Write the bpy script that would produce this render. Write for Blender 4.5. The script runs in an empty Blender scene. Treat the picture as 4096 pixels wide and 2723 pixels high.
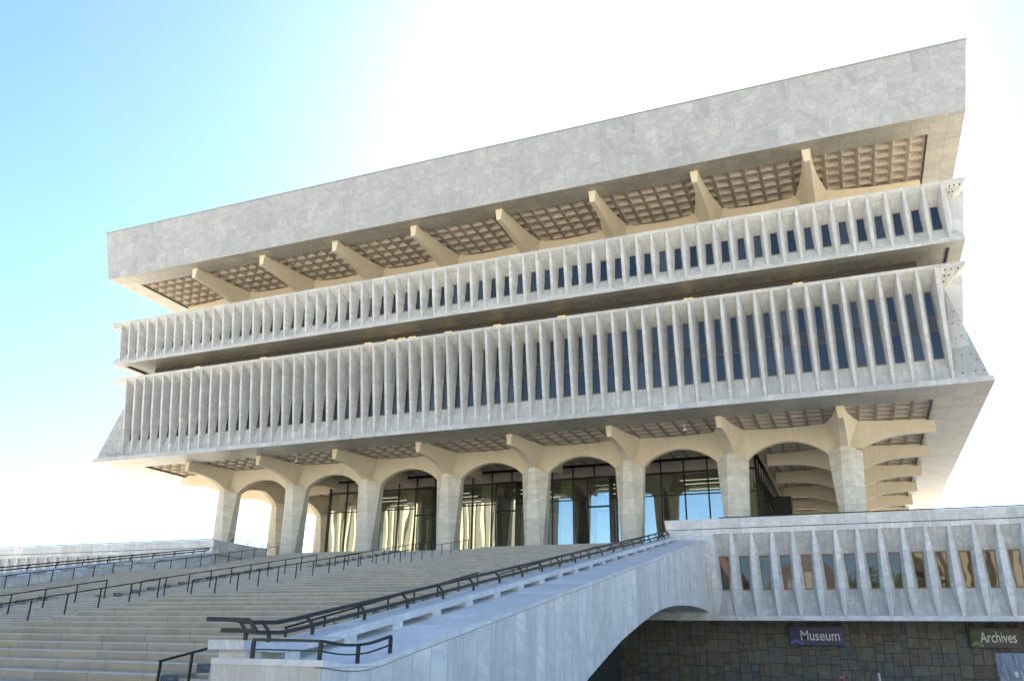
import bpy, bmesh, math, random
from mathutils import Vector, Matrix
random.seed(7)
R = math.radians
S = 10/7            # facade module
SC = bpy.context.scene
COL = SC.collection

# ------------------------------------------------------------------ camera, sky, sun, exposure
cam = bpy.data.cameras.new('camera'); camo = bpy.data.objects.new('camera', cam); COL.objects.link(camo)
cam.sensor_width = 36; cam.lens = 3228.5/4096*36; cam.clip_start = .1; cam.clip_end = 4000
yaw, pitch, roll = -0.393866, 0.363419, 0.0164616
fw = Vector((math.sin(yaw)*math.cos(pitch), math.cos(yaw)*math.cos(pitch), math.sin(pitch)))
rt = Vector((math.cos(yaw), -math.sin(yaw), 0)); up = rt.cross(fw)
c_, s_ = math.cos(roll), math.sin(roll)
r2 = c_*rt+s_*up; u2 = -s_*rt+c_*up
camo.matrix_world = Matrix.Translation((34.5254, -78.3263, -3.1104)) @ Matrix((r2, u2, -fw)).transposed().to_4x4()
SC.camera = camo
SUN_EL, SUN_AZ = R(36.5), R(-10)          # azimuth from +Y towards +X
w = bpy.data.worlds.new('World'); SC.world = w; w.use_nodes = True
nt = w.node_tree; bg = nt.nodes['Background']
sky = nt.nodes.new('ShaderNodeTexSky'); sky.sky_type = 'NISHITA'; sky.sun_disc = False
sky.sun_elevation = SUN_EL; sky.sun_rotation = SUN_AZ
sky.air_density = 0.8; sky.dust_density = 0.55; sky.ozone_density = 4.0; sky.altitude = 50
tnt = nt.nodes.new('ShaderNodeMix'); tnt.data_type = 'RGBA'; tnt.blend_type = 'MULTIPLY'; tnt.inputs[0].default_value = 1
tnt.inputs[7].default_value = (.90, .99, .95, 1)      # clear, slightly cyan air
nt.links.new(sky.outputs[0], tnt.inputs[6]); nt.links.new(tnt.outputs[2], bg.inputs[0]); bg.inputs[1].default_value = .055
sl = bpy.data.lights.new('sun', 'SUN'); sl.energy = 5.0; sl.angle = R(.5); sl.color = (1, .93, .82)
so = bpy.data.objects.new('sun', sl); COL.objects.link(so)
sdir = Vector((math.sin(SUN_AZ)*math.cos(SUN_EL), math.cos(SUN_AZ)*math.cos(SUN_EL), math.sin(SUN_EL)))
so.rotation_euler = (-sdir).to_track_quat('-Z', 'Y').to_euler(); so.location = (0, 60, 120)
SC.view_settings.view_transform = 'Standard'; SC.view_settings.look = 'None'
SC.view_settings.exposure = 2.74; SC.view_settings.gamma = 1

# ------------------------------------------------------------------ materials
class NT:
    def __init__(s, name):
        s.m = bpy.data.materials.new(name); s.m.use_nodes = True; s.t = s.m.node_tree
        s.b = s.t.nodes['Principled BSDF']
    def n(s, typ, **kw):
        nd = s.t.nodes.new('ShaderNode'+typ)
        for k, v in kw.items():
            if k.startswith('i_'):
                key = k[2:]; key = int(key) if key.isdigit() else key.replace('_', ' ')
                s.put(nd.inputs[key], v)
            else: setattr(nd, k, v)
        return nd
    def put(s, sock, v):
        if isinstance(v, bpy.types.NodeSocket): s.t.links.new(v, sock)
        else: sock.default_value = v
    def math(s, op, a, b=0., c=None):
        nd = s.n('Math', operation=op); s.put(nd.inputs[0], a); s.put(nd.inputs[1], b)
        if c is not None: s.put(nd.inputs[2], c)
        return nd.outputs[0]
    def mix(s, f, a, b, typ='RGBA', blend='MIX'):
        nd = s.n('Mix', data_type=typ)
        if typ == 'RGBA': nd.blend_type = blend; A, B, O = nd.inputs[6], nd.inputs[7], nd.outputs[2]
        elif typ == 'FLOAT': A, B, O = nd.inputs[2], nd.inputs[3], nd.outputs[0]
        else: A, B, O = nd.inputs[4], nd.inputs[5], nd.outputs[1]
        s.put(nd.inputs[0], f); s.put(A, a); s.put(B, b); return O
    def ramp(s, f, pts):
        nd = s.n('ValToRGB'); s.put(nd.inputs[0], f); e = nd.color_ramp.elements
        while len(e) < len(pts): e.new(.5)
        for el, (p, c) in zip(e, pts):
            el.position = p; el.color = c if len(c) == 4 else (*c, 1)
        return nd.outputs[0]
    def uv(s):
        """planar coordinates on walls, slopes and floors, in metres"""
        g = s.n('NewGeometry'); p = s.n('SeparateXYZ'); q = s.n('SeparateXYZ')
        s.t.links.new(g.outputs['Position'], p.inputs[0]); s.t.links.new(g.outputs['True Normal'], q.inputs[0])
        ax, ay, az = [s.math('ABSOLUTE', q.outputs[i]) for i in range(3)]
        side = s.math('GREATER_THAN', ax, ay); flat = s.math('GREATER_THAN', az, .8)
        u = s.mix(side, p.outputs[0], p.outputs[1], 'FLOAT'); u = s.mix(flat, u, p.outputs[0], 'FLOAT')
        v = s.mix(flat, p.outputs[2], p.outputs[1], 'FLOAT')
        return g.outputs['Position'], u, v, p
C4 = lambda c: (*c, 1)
ZS0 = 5.35-44*.2423

def marble(name, base, vein, pw, ph, offu=0., offv=0., joint=.5, tint=.10, vs=.5, stretch=(1.9, 1.4, .42), bo=.5, warm=None):
    k = NT(name); P, u, v, _ = k.uv()
    cv = k.n('CombineXYZ', i_0=k.math('ADD', u, offu+500*pw), i_1=k.math('ADD', v, offv+400*ph))
    br = k.n('TexBrick', offset=bo, i_Vector=cv.outputs[0], i_Color1=(0, 0, 0, 1), i_Color2=(1, 1, 1, 1), i_Mortar=(.5, .5, .5, 1),
             i_Scale=1., i_Mortar_Size=.014, i_Mortar_Smooth=0., i_Bias=0., i_Brick_Width=pw, i_Row_Height=ph)
    rnd = k.n('SeparateColor', i_0=br.outputs[0]).outputs[0]
    # every slab is cut from another block: its veins are turned and shifted
    ang = k.math('MULTIPLY', rnd, 2.4)
    vr = k.n('VectorRotate', rotation_type='EULER_XYZ', i_Vector=P)
    k.t.links.new(k.n('CombineXYZ', i_0=ang, i_1=k.math('MULTIPLY', ang, 1.7), i_2=ang).outputs[0], vr.inputs['Rotation'])
    mp = k.n('Mapping', i_Vector=vr.outputs[0], i_Scale=stretch)
    n1 = k.n('TexNoise', noise_dimensions='4D', i_Vector=mp.outputs[0], i_W=k.math('MULTIPLY', rnd, 60), i_Scale=vs*.8, i_Detail=4., i_Roughness=.55, i_Distortion=1.0)
    n2 = k.n('TexNoise', noise_dimensions='4D', i_Vector=mp.outputs[0], i_W=k.math('MULTIPLY', rnd, 31), i_Scale=vs*1.5, i_Detail=4., i_Roughness=.55, i_Distortion=1.8)
    n3 = k.n('TexNoise', i_Vector=P, i_Scale=.09, i_Detail=3.)
    ms = k.n('Mapping', i_Vector=P, i_Scale=(1.3, 1.3, .07)); n4 = k.n('TexNoise', i_Vector=ms.outputs[0], i_Scale=1., i_Detail=5., i_Roughness=.7)   # rain streaks
    f1 = k.ramp(n1.outputs[0], [(.36, (0, 0, 0)), (.62, (1, 1, 1))])
    f2 = k.ramp(n2.outputs[0], [(.41, (0, 0, 0)), (.49, (1, 1, 1)), (.51, (1, 1, 1)), (.60, (0, 0, 0))])
    col = k.mix(k.math('MULTIPLY', f1, .7), C4(base), C4(vein))
    dark = tuple(x*.72 for x in vein)
    col = k.mix(k.math('MULTIPLY', f2, .34), col, C4(dark))
    if warm:
        nw = k.n('TexNoise', i_Vector=P, i_Scale=.35, i_Detail=5., i_Distortion=1.)
        col = k.mix(k.math('MULTIPLY', k.ramp(nw.outputs[0], [(.5, (0, 0, 0)), (.7, (1, 1, 1))]), .55), col, C4(warm))
    tn = k.math('ADD', k.math('MULTIPLY', rnd, tint*2), 1-tint)
    tn = k.math('MULTIPLY', tn, k.math('ADD', k.math('ADD', k.math('MULTIPLY', n3.outputs[0], .16), k.math('MULTIPLY', n4.outputs[0], .26)), .79))
    col = k.mix(1., col, k.n('CombineColor', i_0=tn, i_1=tn, i_2=tn).outputs[0], blend='MULTIPLY')
    col = k.mix(k.math('MULTIPLY', br.outputs[1], joint), col, C4(tuple(x*.45 for x in vein)))
    k.put(k.b.inputs['Base Color'], col); k.b.inputs['Roughness'].default_value = .5
    bp = k.n('Bump', i_Strength=.12, i_Distance=.02, i_Height=n2.outputs[0]); k.put(k.b.inputs['Normal'], bp.outputs[0])
    return k.m

def concrete(name, base, var=.12, scale=1.5, streak=True):
    k = NT(name); P, u, v, p = k.uv()
    n1 = k.n('TexNoise', i_Vector=P, i_Scale=scale*.25, i_Detail=6., i_Roughness=.6)
    mp = k.n('Mapping', i_Vector=P, i_Scale=(3, 3, .35)); n2 = k.n('TexNoise', i_Vector=mp.outputs[0], i_Scale=.6, i_Detail=5.)
    n3 = k.n('TexNoise', i_Vector=P, i_Scale=22., i_Detail=3.)
    t = k.math('ADD', k.math('MULTIPLY', n1.outputs[0], var*1.6), k.math('MULTIPLY', n2.outputs[0], var*1.4))
    t = k.math('ADD', k.math('ADD', t, k.math('MULTIPLY', n3.outputs[0], var*.5)), 1-var*1.75)
    col = k.mix(1., C4(base), k.n('CombineColor', i_0=t, i_1=t, i_2=t).outputs[0], blend='MULTIPLY')
    k.put(k.b.inputs['Base Color'], col); k.b.inputs['Roughness'].default_value = .8
    bp = k.n('Bump', i_Strength=.15, i_Distance=.01, i_Height=n3.outputs[0]); k.put(k.b.inputs['Normal'], bp.outputs[0])
    return k.m

def granite(name, base, row=.2423, z0=ZS0, length=1.9, joint=.8):
    """coursed granite blocks: a random offset per course, a tone per block, speckle"""
    k = NT(name); P, u, v, p = k.uv()
    g = k.n('NewGeometry'); q = k.n('SeparateXYZ', i_0=g.outputs['True Normal'])
    flat = k.math('GREATER_THAN', q.outputs[2], .5)
    zz = k.math('ADD', p.outputs[2], k.mix(flat, 0., -row*.5, 'FLOAT'))
    ri = k.math('FLOOR', k.math('DIVIDE', k.math('SUBTRACT', zz, z0-.002), row))
    wn = k.n('TexWhiteNoise', noise_dimensions='1D', i_W=ri)
    uu = k.math('DIVIDE', k.math('ADD', k.math('ADD', u, 300.), k.math('MULTIPLY', wn.outputs[0], 17.)), length)
    bi = k.math('FLOOR', uu); fr = k.math('FRACT', uu)
    w2 = k.n('TexWhiteNoise', noise_dimensions='2D', i_Vector=k.n('CombineXYZ', i_0=bi, i_1=ri).outputs[0])
    jn = k.math('ADD', k.math('LESS_THAN', fr, .009), 0.)
    s1 = k.n('TexNoise', i_Vector=P, i_Scale=26., i_Detail=4., i_Roughness=.8)
    s2 = k.n('TexNoise', i_Vector=P, i_Scale=1.3, i_Detail=5.)
    s3 = k.n('TexVoronoi', i_Vector=P, i_Scale=14.)
    t = k.math('ADD', k.math('MULTIPLY', w2.outputs[0], .15), k.math('MULTIPLY', s1.outputs[0], .9))
    t = k.math('ADD', k.math('ADD', t, k.math('MULTIPLY', s2.outputs[0], .5)), .2)
    warm = k.mix(k.n('SeparateColor', i_0=w2.outputs[1]).outputs[1], C4(base), C4((base[0]*.95, base[1]*.98, base[2]*1.1)))
    col = k.mix(1., warm, k.n('CombineColor', i_0=t, i_1=t, i_2=t).outputs[0], blend='MULTIPLY')
    sp = k.ramp(s3.outputs['Distance'], [(.12, (1, 1, 1)), (.2, (0, 0, 0))])
    col = k.mix(k.math('MULTIPLY', sp, .4), col, C4((.09, .085, .08)))
    sky_edge = k.math('MULTIPLY', k.math('GREATER_THAN', q.outputs[2], .3), k.math('LESS_THAN', q.outputs[2], .9))
    col = k.mix(k.math('MULTIPLY', sky_edge, .45), col, C4((.66, .63, .57)))  # bevel faces painted paler, standing in for sky light on the step edges
    col = k.mix(k.math('MULTIPLY', jn, joint), col, C4((.07, .065, .06)))
    k.put(k.b.inputs['Base Color'], col); k.b.inputs['Roughness'].default_value = .75
    bp = k.n('Bump', i_Strength=.25, i_Distance=.01, i_Height=s1.outputs[0]); k.put(k.b.inputs['Normal'], bp.outputs[0])
    return k.m

def plain(name, col, rough=.5, metal=0., var=.15, scale=3., emit=None):
    k = NT(name); g = k.n('NewGeometry')
    n = k.n('TexNoise', i_Vector=g.outputs['Position'], i_Scale=scale, i_Detail=5.)
    t = k.math('ADD', k.math('MULTIPLY', n.outputs[0], var*2), 1-var)
    c = k.mix(1., C4(col), k.n('CombineColor', i_0=t, i_1=t, i_2=t).outputs[0], blend='MULTIPLY')
    k.put(k.b.inputs['Base Color'], c); k.b.inputs['Roughness'].default_value = rough; k.b.inputs['Metallic'].default_value = metal
    if emit: k.put(k.b.inputs['Emission Color'], C4(col)); k.b.inputs['Emission Strength'].default_value = emit
    return k.m

def glass(name, tint, refl=.35, warp=.012, clear=.6, wscale=.35):
    """see-through plate glass: a tinted transparent layer under a slightly wavy mirror"""
    k = NT(name); t = k.t; t.nodes.remove(k.b)
    g = k.n('NewGeometry'); mp = k.n('Mapping', i_Vector=g.outputs['Position'], i_Scale=(1.2, 1.2, .35))
    n = k.n('TexNoise', i_Vector=mp.outputs[0], i_Scale=wscale, i_Detail=1.)
    bp = k.n('Bump', i_Strength=1., i_Distance=warp, i_Height=n.outputs[0])
    gl = k.n('BsdfGlossy', i_Color=(.95, .97, 1, 1), i_Roughness=0., i_Normal=bp.outputs[0])
    tr = k.n('BsdfTransparent', i_Color=C4(tuple(x*clear for x in tint)))
    lw = k.n('LayerWeight', i_Blend=.35)
    f = k.math('MINIMUM', k.math('ADD', k.math('MULTIPLY', lw.outputs[0], .6), refl), 1.)
    mx = k.n('MixShader', i_0=f); t.links.new(tr.outputs[0], mx.inputs[1]); t.links.new(gl.outputs[0], mx.inputs[2])
    t.links.new(mx.outputs[0], t.nodes['Material Output'].inputs[0])
    return k.m

def pane_glass(name, col, rough=.03):
    k = NT(name); g = k.n('NewGeometry')
    oi = k.n('ObjectInfo')
    n = k.n('TexNoise', noise_dimensions='4D', i_Vector=g.outputs['Position'], i_W=k.math('MULTIPLY', oi.outputs['Random'], 9), i_Scale=.5, i_Detail=1.)
    bp = k.n('Bump', i_Strength=1., i_Distance=.012, i_Height=n.outputs[0])
    c = k.mix(k.math('POWER', oi.outputs['Random'], 3.), C4(col), C4(tuple(x*5 for x in col)))
    k.put(k.b.inputs['Base Color'], c); k.b.inputs['Roughness'].default_value = rough
    k.b.inputs['IOR'].default_value = 1.65
    k.put(k.b.inputs['Normal'], bp.outputs[0])
    return k.m

MB_, MV_ = (.49, .462, .415), (.35, .345, .325)
M = {}
M['fascia'] = marble('fascia_marble', MB_, MV_, 1.4286, 2.11, .7143, -39.18, .22, .05, .5)
M['panel'] = marble('panel_marble', (.64, .605, .53), (.47, .455, .415), 1.4286, 2.2, .7143, -26.2, .5, .09, .5)
M['fin'] = marble('fin_marble', (.70, .66, .585), (.50, .485, .45), 40., 2.05, 20.1, .3, .45, .07, .55)
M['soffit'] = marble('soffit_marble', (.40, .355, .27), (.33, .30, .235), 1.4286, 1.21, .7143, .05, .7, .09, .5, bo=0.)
M['column'] = marble('column_marble', (.78, .71, .58), (.58, .54, .46), 40., 1.55, 20, .2, .6, .10, .6)
M['wing'] = marble('wing_marble', (.82, .775, .70), (.55, .545, .53), 1.4286, 2.2, .7143, 0, .5, .10, .55)
M['cheek'] = marble('cheek_marble', (.87, .82, .75), (.67, .65, .62), .93, 40., 0., 20, .6, .12, .55, stretch=(1, 1, .22))
M['cheek_top'] = marble('cheek_top_marble', (.86, .83, .79), (.68, .67, .65), 60., 1.18, 30, 0., .5, .07, .6, stretch=(.3, 1, 1))
M['cheek_end'] = marble('cheek_end_marble', (.72, .665, .58), (.58, .53, .46), 60, 20, 30, 10, 0, .05, .7, warm=(.55, .46, .33))
M['concrete'] = concrete('arch_concrete', (.72, .615, .435))
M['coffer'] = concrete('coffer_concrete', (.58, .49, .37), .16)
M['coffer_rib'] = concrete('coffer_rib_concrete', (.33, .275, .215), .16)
M['deck'] = marble('plaza_paving', (.66, .63, .57), (.56, .54, .50), 1.2, 1.2, 0, 0, .6, .1, .6, bo=0.)
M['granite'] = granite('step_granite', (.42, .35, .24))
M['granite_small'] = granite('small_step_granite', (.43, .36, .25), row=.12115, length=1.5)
M['slate'] = plain('slate', (.17, .175, .18), .6)
M['bronze'] = plain('bronze_metal', (.030, .025, .022), .38, .6, .2, 8)
M['rail'] = plain('rail_paint', (.014, .013, .015), .45, 0., .2, 8)
M['black'] = plain('black_metal', (.018, .017, .017), .4, .5, .2, 8)
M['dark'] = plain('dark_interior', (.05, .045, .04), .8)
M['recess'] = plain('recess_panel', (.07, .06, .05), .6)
M['spandrel'] = plain('spandrel_panel', (.30, .27, .23), .6)
M['hallglass'] = glass('hall_glass', (.86, .90, .80), .24, .016, .9, .2)
M['tallglass'] = pane_glass('tall_window_glass', (.016, .016, .018))
M['wspan'] = plain('spandrel_glass', (.05, .048, .045), .25)
M['wingglass'] = pane_glass('wing_window_glass', (.02, .018, .014), .02)
M['brass'] = plain('brass_frame', (.16, .11, .05), .45, .5)
M['frame'] = plain('window_frame', (.13, .105, .085), .5, .3)
M['interior'] = plain('interior_plaster', (.75, .75, .58), .8)
M['lampwhite'] = plain('lamp_white', (1, .95, .8), .5, emit=.35)
M['mortar'] = plain('mortar', (.30, .24, .16), .9)
M['white'] = plain('white_paint', (.75, .75, .73), .5)

# ------------------------------------------------------------------ mesh helpers
class MB:
    def __init__(s): s.v = []; s.f = []; s.mi = []; s.cur = 0
    def face(s, *pts):
        i = len(s.v); s.v += [tuple(p) for p in pts]; s.f.append(tuple(range(i, i+len(pts)))); s.mi.append(s.cur)
    def box(s, x0, x1, y0, y1, z0, z1):
        s.hexa([(x0, y0, z0), (x1, y0, z0), (x1, y1, z0), (x0, y1, z0), (x0, y0, z1), (x1, y0, z1), (x1, y1, z1), (x0, y1, z1)])
    def hexa(s, p):
        i = len(s.v); s.v += [tuple(q) for q in p]
        for f in ((3, 2, 1, 0), (4, 5, 6, 7), (0, 1, 5, 4), (1, 2, 6, 5), (2, 3, 7, 6), (3, 0, 4, 7)):
            s.f.append(tuple(i+j for j in f)); s.mi.append(s.cur)
    def loft(s, rings, cap=True, closed=True):
        i0 = len(s.v); n = len(rings[0])
        for r in rings: s.v += [tuple(p) for p in r]
        for k in range(len(rings)-1):
            for j in range(n if closed else n-1):
                a = i0+k*n+j; b = i0+k*n+(j+1) % n
                s.f.append((a, b, b+n, a+n)); s.mi.append(s.cur)
        if cap and closed:
            s.f.append(tuple(i0+j for j in reversed(range(n)))); s.mi.append(s.cur)
            s.f.append(tuple(i0+(len(rings)-1)*n+j for j in range(n))); s.mi.append(s.cur)
    def bar(s, path, w, h, upv=(0, 0, 1), ends=True):
        """rectangular bar swept along a polyline"""
        P = [Vector(p) for p in path]; U = Vector(upv); rings = []
        for i, p in enumerate(P):
            d = (P[min(i+1, len(P)-1)]-P[max(i-1, 0)]).normalized()
            if 0 < i < len(P)-1:
                d1 = (P[i]-P[i-1]).normalized(); d2 = (P[i+1]-P[i]).normalized(); d = (d1+d2)
                if d.length < .2: d = d1
                d.normalize(); k = 1/max(.4, d.dot(d1))
            else: k = 1.
            sd = d.cross(U)
            if sd.length < 1e-4: sd = Vector((1, 0, 0))
            sd.normalize(); u = sd.cross(d).normalized()
            flat = abs((P[max(i-1, 0)]-P[i]).cross(P[min(i+1, len(P)-1)]-P[i]).dot(u)) > 1e-9
            a = sd*w/2*(k if flat else 1); b = u*h/2*(1 if flat else k)
            rings.append([p-a-b, p+a-b, p+a+b, p-a+b])
        s.loft(rings, ends)
    def build(s, name, mat, parent=None, bevel=0., smooth=False):
        me = bpy.data.meshes.new(name); me.from_pydata(s.v, [], s.f)
        mats = mat if isinstance(mat, (list, tuple)) else [mat]
        for m in mats: me.materials.append(m)
        me.polygons.foreach_set('material_index', s.mi)
        bm = bmesh.new(); bm.from_mesh(me); bmesh.ops.remove_doubles(bm, verts=bm.verts, dist=1e-5)
        bmesh.ops.recalc_face_normals(bm, faces=bm.faces); bm.to_mesh(me); bm.free()
        if smooth: me.polygons.foreach_set('use_smooth', [True]*len(me.polygons))
        o = bpy.data.objects.new(name, me); COL.objects.link(o); adopt(o, parent)
        if bevel:
            b = o.modifiers.new('bevel', 'BEVEL'); b.width = bevel; b.segments = 1; b.limit_method = 'ANGLE'; b.angle_limit = R(40)
        return o

def adopt(o, parent):
    if parent is not None:
        o.parent = parent
        # parts are modelled in world coordinates: cancel the thing's own place (a part sits at the origin)
        o.matrix_parent_inverse = Matrix.Translation(-parent.location) if parent.parent is None else Matrix.Identity(4)
def tag(o, label=None, cat=None, group=None, kind=None):
    if label: o['label'] = label
    if cat: o['category'] = cat
    if group: o['group'] = group
    if kind: o['kind'] = kind
    return o
def thing(name, label, cat, loc, group=None):
    o = bpy.data.objects.new(name, None); COL.objects.link(o); o.location = loc; o.empty_display_size = .5
    return tag(o, label, cat, group)
def dup(o, parent, loc=None, rz=None):
    c = o.copy(); COL.objects.link(c); adopt(c, parent)
    if loc is not None: c.location = loc
    if rz is not None: c.rotation_euler = (0, 0, rz)
    return c
def inst(mb_obj, parent, first, loc, rz=0.):
    """place the first copy itself, later ones as linked copies"""
    o = mb_obj if first else dup(mb_obj, parent)
    o.location = loc; o.rotation_euler = (0, 0, rz); return o

YB = 60.    # depth of the column grid
def ring(mb, prof, close_top=False, close_bot=False):
    """sweep an (overhang, z) profile round the building with mitred corners"""
    loops = [[(-35-o, -o, z), (35+o, -o, z), (35+o, YB+o, z), (-35-o, YB+o, z)] for o, z in prof]
    mb.loft(loops, cap=False)
    if close_top: mb.face(*loops[-1])
    if close_bot: mb.face(*loops[0])

# ------------------------------------------------------------------ ground, plaza deck
ZD = 5.35; ZG = -5.5
g = MB(); g.box(-1500, 1500, -1500, 1500, ZG-1, ZG)
tag(g.build('ground', concrete('plaza_ground', (.45, .43, .39), .1)), kind='structure')
XW = 21.66
d = MB()
for x0, x1, y0 in ((-XW+.3, XW-.3, -8.96), (-140, -XW+.3, -15.9), (XW-.3, 140, -15.9)): d.box(x0, x1, y0, 115, ZD-.6, ZD-.004)
tag(d.build('plaza_deck', M['deck']), kind='structure')

# ------------------------------------------------------------------ the building
bld = thing('museum_building', 'massive white marble building with waffle soffits raised on arched columns above the grand stairs', 'building', (0, 30, ZD))
# roof: canted fascia, marble border under it
m = MB(); ring(m, [(12.67, 39.18), (13.60, 45.34)])
m.build('roof_fascia', M['fascia'], bld)
m = MB(); ring(m, [(13.60, 45.345), (13.66, 45.345), (13.67, 45.5), (12.9, 45.5)], close_top=True)
m.build('roof_coping', plain('coping', (.34, .33, .31), .6), bld)
m = MB(); ring(m, [(10.0, 39.62), (10.0, 39.176), (12.668, 39.176)])
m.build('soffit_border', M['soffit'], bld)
# short-window tier
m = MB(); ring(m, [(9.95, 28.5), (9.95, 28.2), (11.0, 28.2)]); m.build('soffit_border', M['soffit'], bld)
m = MB(); ring(m, [(11.0, 28.204), (11.04, 28.53), (10.44, 29.70)]); ring(m, [(10.44, 31.79), (11.74, 33.16), (11.80, 33.43), (11.3, 33.43), (11.3, 32.8), (10.8, 32.6)])
m.build('gallery_band', M['panel'], bld)
m = MB(); m.box(-45.75, 45.75, -10.75, YB+10.75, 32.3, 32.6); m.build('upper_deck', M['deck'], bld)
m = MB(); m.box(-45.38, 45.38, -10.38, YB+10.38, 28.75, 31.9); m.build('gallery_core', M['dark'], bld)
m = MB(); ring(m, [(7.6, 28.42), (9.95, 28.42)])
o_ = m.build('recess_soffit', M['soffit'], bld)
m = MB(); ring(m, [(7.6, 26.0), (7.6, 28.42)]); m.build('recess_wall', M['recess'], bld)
m = MB()
for k in range(-29, 30): m.box(k*S-.05, k*S+.05, -7.68, -7.61, 26.6, 28.4)
m.box(-42.4, 42.4, -7.68, -7.62, 27.95, 28.05); m.build('recess_mullions', M['frame'], bld)
lw_ = plain('corridor_lamp', (1, .72, .25), .5, emit=.08)
for i, x in enumerate((-35.7, -26.0, -11.9, -9.1, -7.7, -6.4, -2.1, 3.5, 10.5, 23.1, 32.9)):
    m = MB(); m.box(x-.42, x-.03, -7.80, -7.69, 26.9, 27.9); m.box(x+.03, x+.42, -7.80, -7.69, 26.9, 27.9); m.build('corridor_lamp', lw_, bld)
def disc(cx, cy, z0, z1, r=.085, n=8):
    m = MB(); m.loft([[(cx+r*math.cos(a*math.tau/n), cy+r*math.sin(a*math.tau/n), z) for a in range(n)] for z in (z0, z1)]); return m
dl = disc(0, -9.6, 28.4, 28.425).build('downlight', M['black'], bld)
for i, k in enumerate(range(-31, 32)): inst(dl, bld, i == 0, (k*S, 0, 0))
for k in range(-18, 19): inst(dl, bld, False, (k*S*30/18, 1.35, 0))
# tall-window tier
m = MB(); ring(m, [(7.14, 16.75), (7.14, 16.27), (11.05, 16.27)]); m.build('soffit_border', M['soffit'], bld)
m = MB(); ring(m, [(11.05, 16.274), (11.02, 16.72), (10.9, 16.74), (9.2, 16.86), (8.88, 19.08)])
ring(m, [(8.88, 24.88), (10.7, 26.2), (10.78, 26.48), (10.45, 26.48), (10.45, 26.2), (7.6, 26.1)])
m.build('gallery_band', M['panel'], bld)
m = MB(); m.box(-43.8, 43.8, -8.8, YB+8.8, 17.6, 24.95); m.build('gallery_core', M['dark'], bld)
m = MB(); m.box(-43.9, 43.9, -8.9, YB+8.9, 17.1, 17.4); m.build('floor_slab', M['dark'], bld)

def fin_mesh(st):
    """stations (z, front y, back y, half width front, half width back)"""
    mb = MB()
    mb.loft([[(-wf, yf, z), (wf, yf, z), (wb, yb, z), (-wb, yb, z)] for z, yf, yb, wf, wb in st]); return mb
tall = [(16.84, -9.28, -9.17, .10, .16), (17.9, -9.42, -9.0, .115, .24), (19.05, -9.58, -8.84, .13, .345), (22., -10.07, -8.82, .14, .43),
        (24.88, -10.50, -8.82, .13, .50), (25.55, -10.61, -9.8, .12, .30), (26.21, -10.705, -10.66, .11, .12)]
short = [(28.52, -11.03, -10.98, .10, .11), (29.1, -11.13, -10.72, .12, .22), (29.72, -11.23, -10.38, .13, .395), (30.7, -11.38, -10.38, .14, .43),
         (31.78, -11.55, -10.40, .135, .45), (32.5, -11.66, -11.08, .12, .26), (33.17, -11.76, -11.71, .10, .11)]
for nm, st, n in (('tall_fin', tall, 31), ('short_fin', short, 32)):
    o = fin_mesh(st).build(nm, M['fin'], bld, bevel=.012)
    for i in range(2*n):
        inst(o, bld, i == 0, ((i-n+.5)*S, 0, 0))
    sb = MB()                               # the flanks, seen only edge-on
    for sg in (-1, 1):
        for i in range(2*n):
            y = -((n-.5)*S-35) + i*S
            if y > YB+((n-.5)*S-35)+.01: break
            sb.loft([[(sg*(35-yf), y-wf, z), (sg*(35-yf), y+wf, z), (sg*(35-yb), y+wb, z), (sg*(35-yb), y-wb, z)] for z, yf, yb, wf, wb in st])
    tag(sb.build(nm, M['fin'], bld), kind='stuff')
def window_set(nm, n, y, z0, z1, half, bars, gmat):
    p = MB(); p.box(-half, half, y, y+.05, z0, z1); po = p.build(nm, gmat, bld)
    f = MB(); f.box(-half, half, y-.05, y-.004, z0, z0+.09); f.box(-half, half, y-.05, y-.004, z1-.09, z1)
    for b in bars: f.box(-half, half, y-.05, y-.004, b-.05, b+.05)
    for sx in (-1, 1): f.box(sx*(half-.25)-.03, sx*(half-.25)+.03, y-.045, y-.006, z0+.09, z1-.09)
    fo = f.build('window_frame', M['frame'], po); so_ = None
    if bars:
        f = MB(); f.box(-half, half, y-.012, y-.002, bars[0]+.05, bars[1]-.05); so_ = f.build('spandrel_panel', M['wspan'], po)
    for i in range(2*n-1):
        x = (i-n+1)*S
        q = po if i == 0 else dup(po, bld)
        q.location = (x, 0, 0)
        if i and so_: c = dup(so_, q); c.matrix_parent_inverse = so_.matrix_parent_inverse; c.location = so_.location
        if i: fr = dup(fo, q); fr.matrix_parent_inverse = fo.matrix_parent_inverse; fr.location = fo.location
        # children keep the thing's own coordinates
    return po
window_set('tall_window', 31, -8.88, 19.06, 24.92, .60, (21.5, 22.62), M['tallglass'])
window_set('short_window', 32, -10.44, 29.68, 31.82, .60, (), M['tallglass'])
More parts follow.
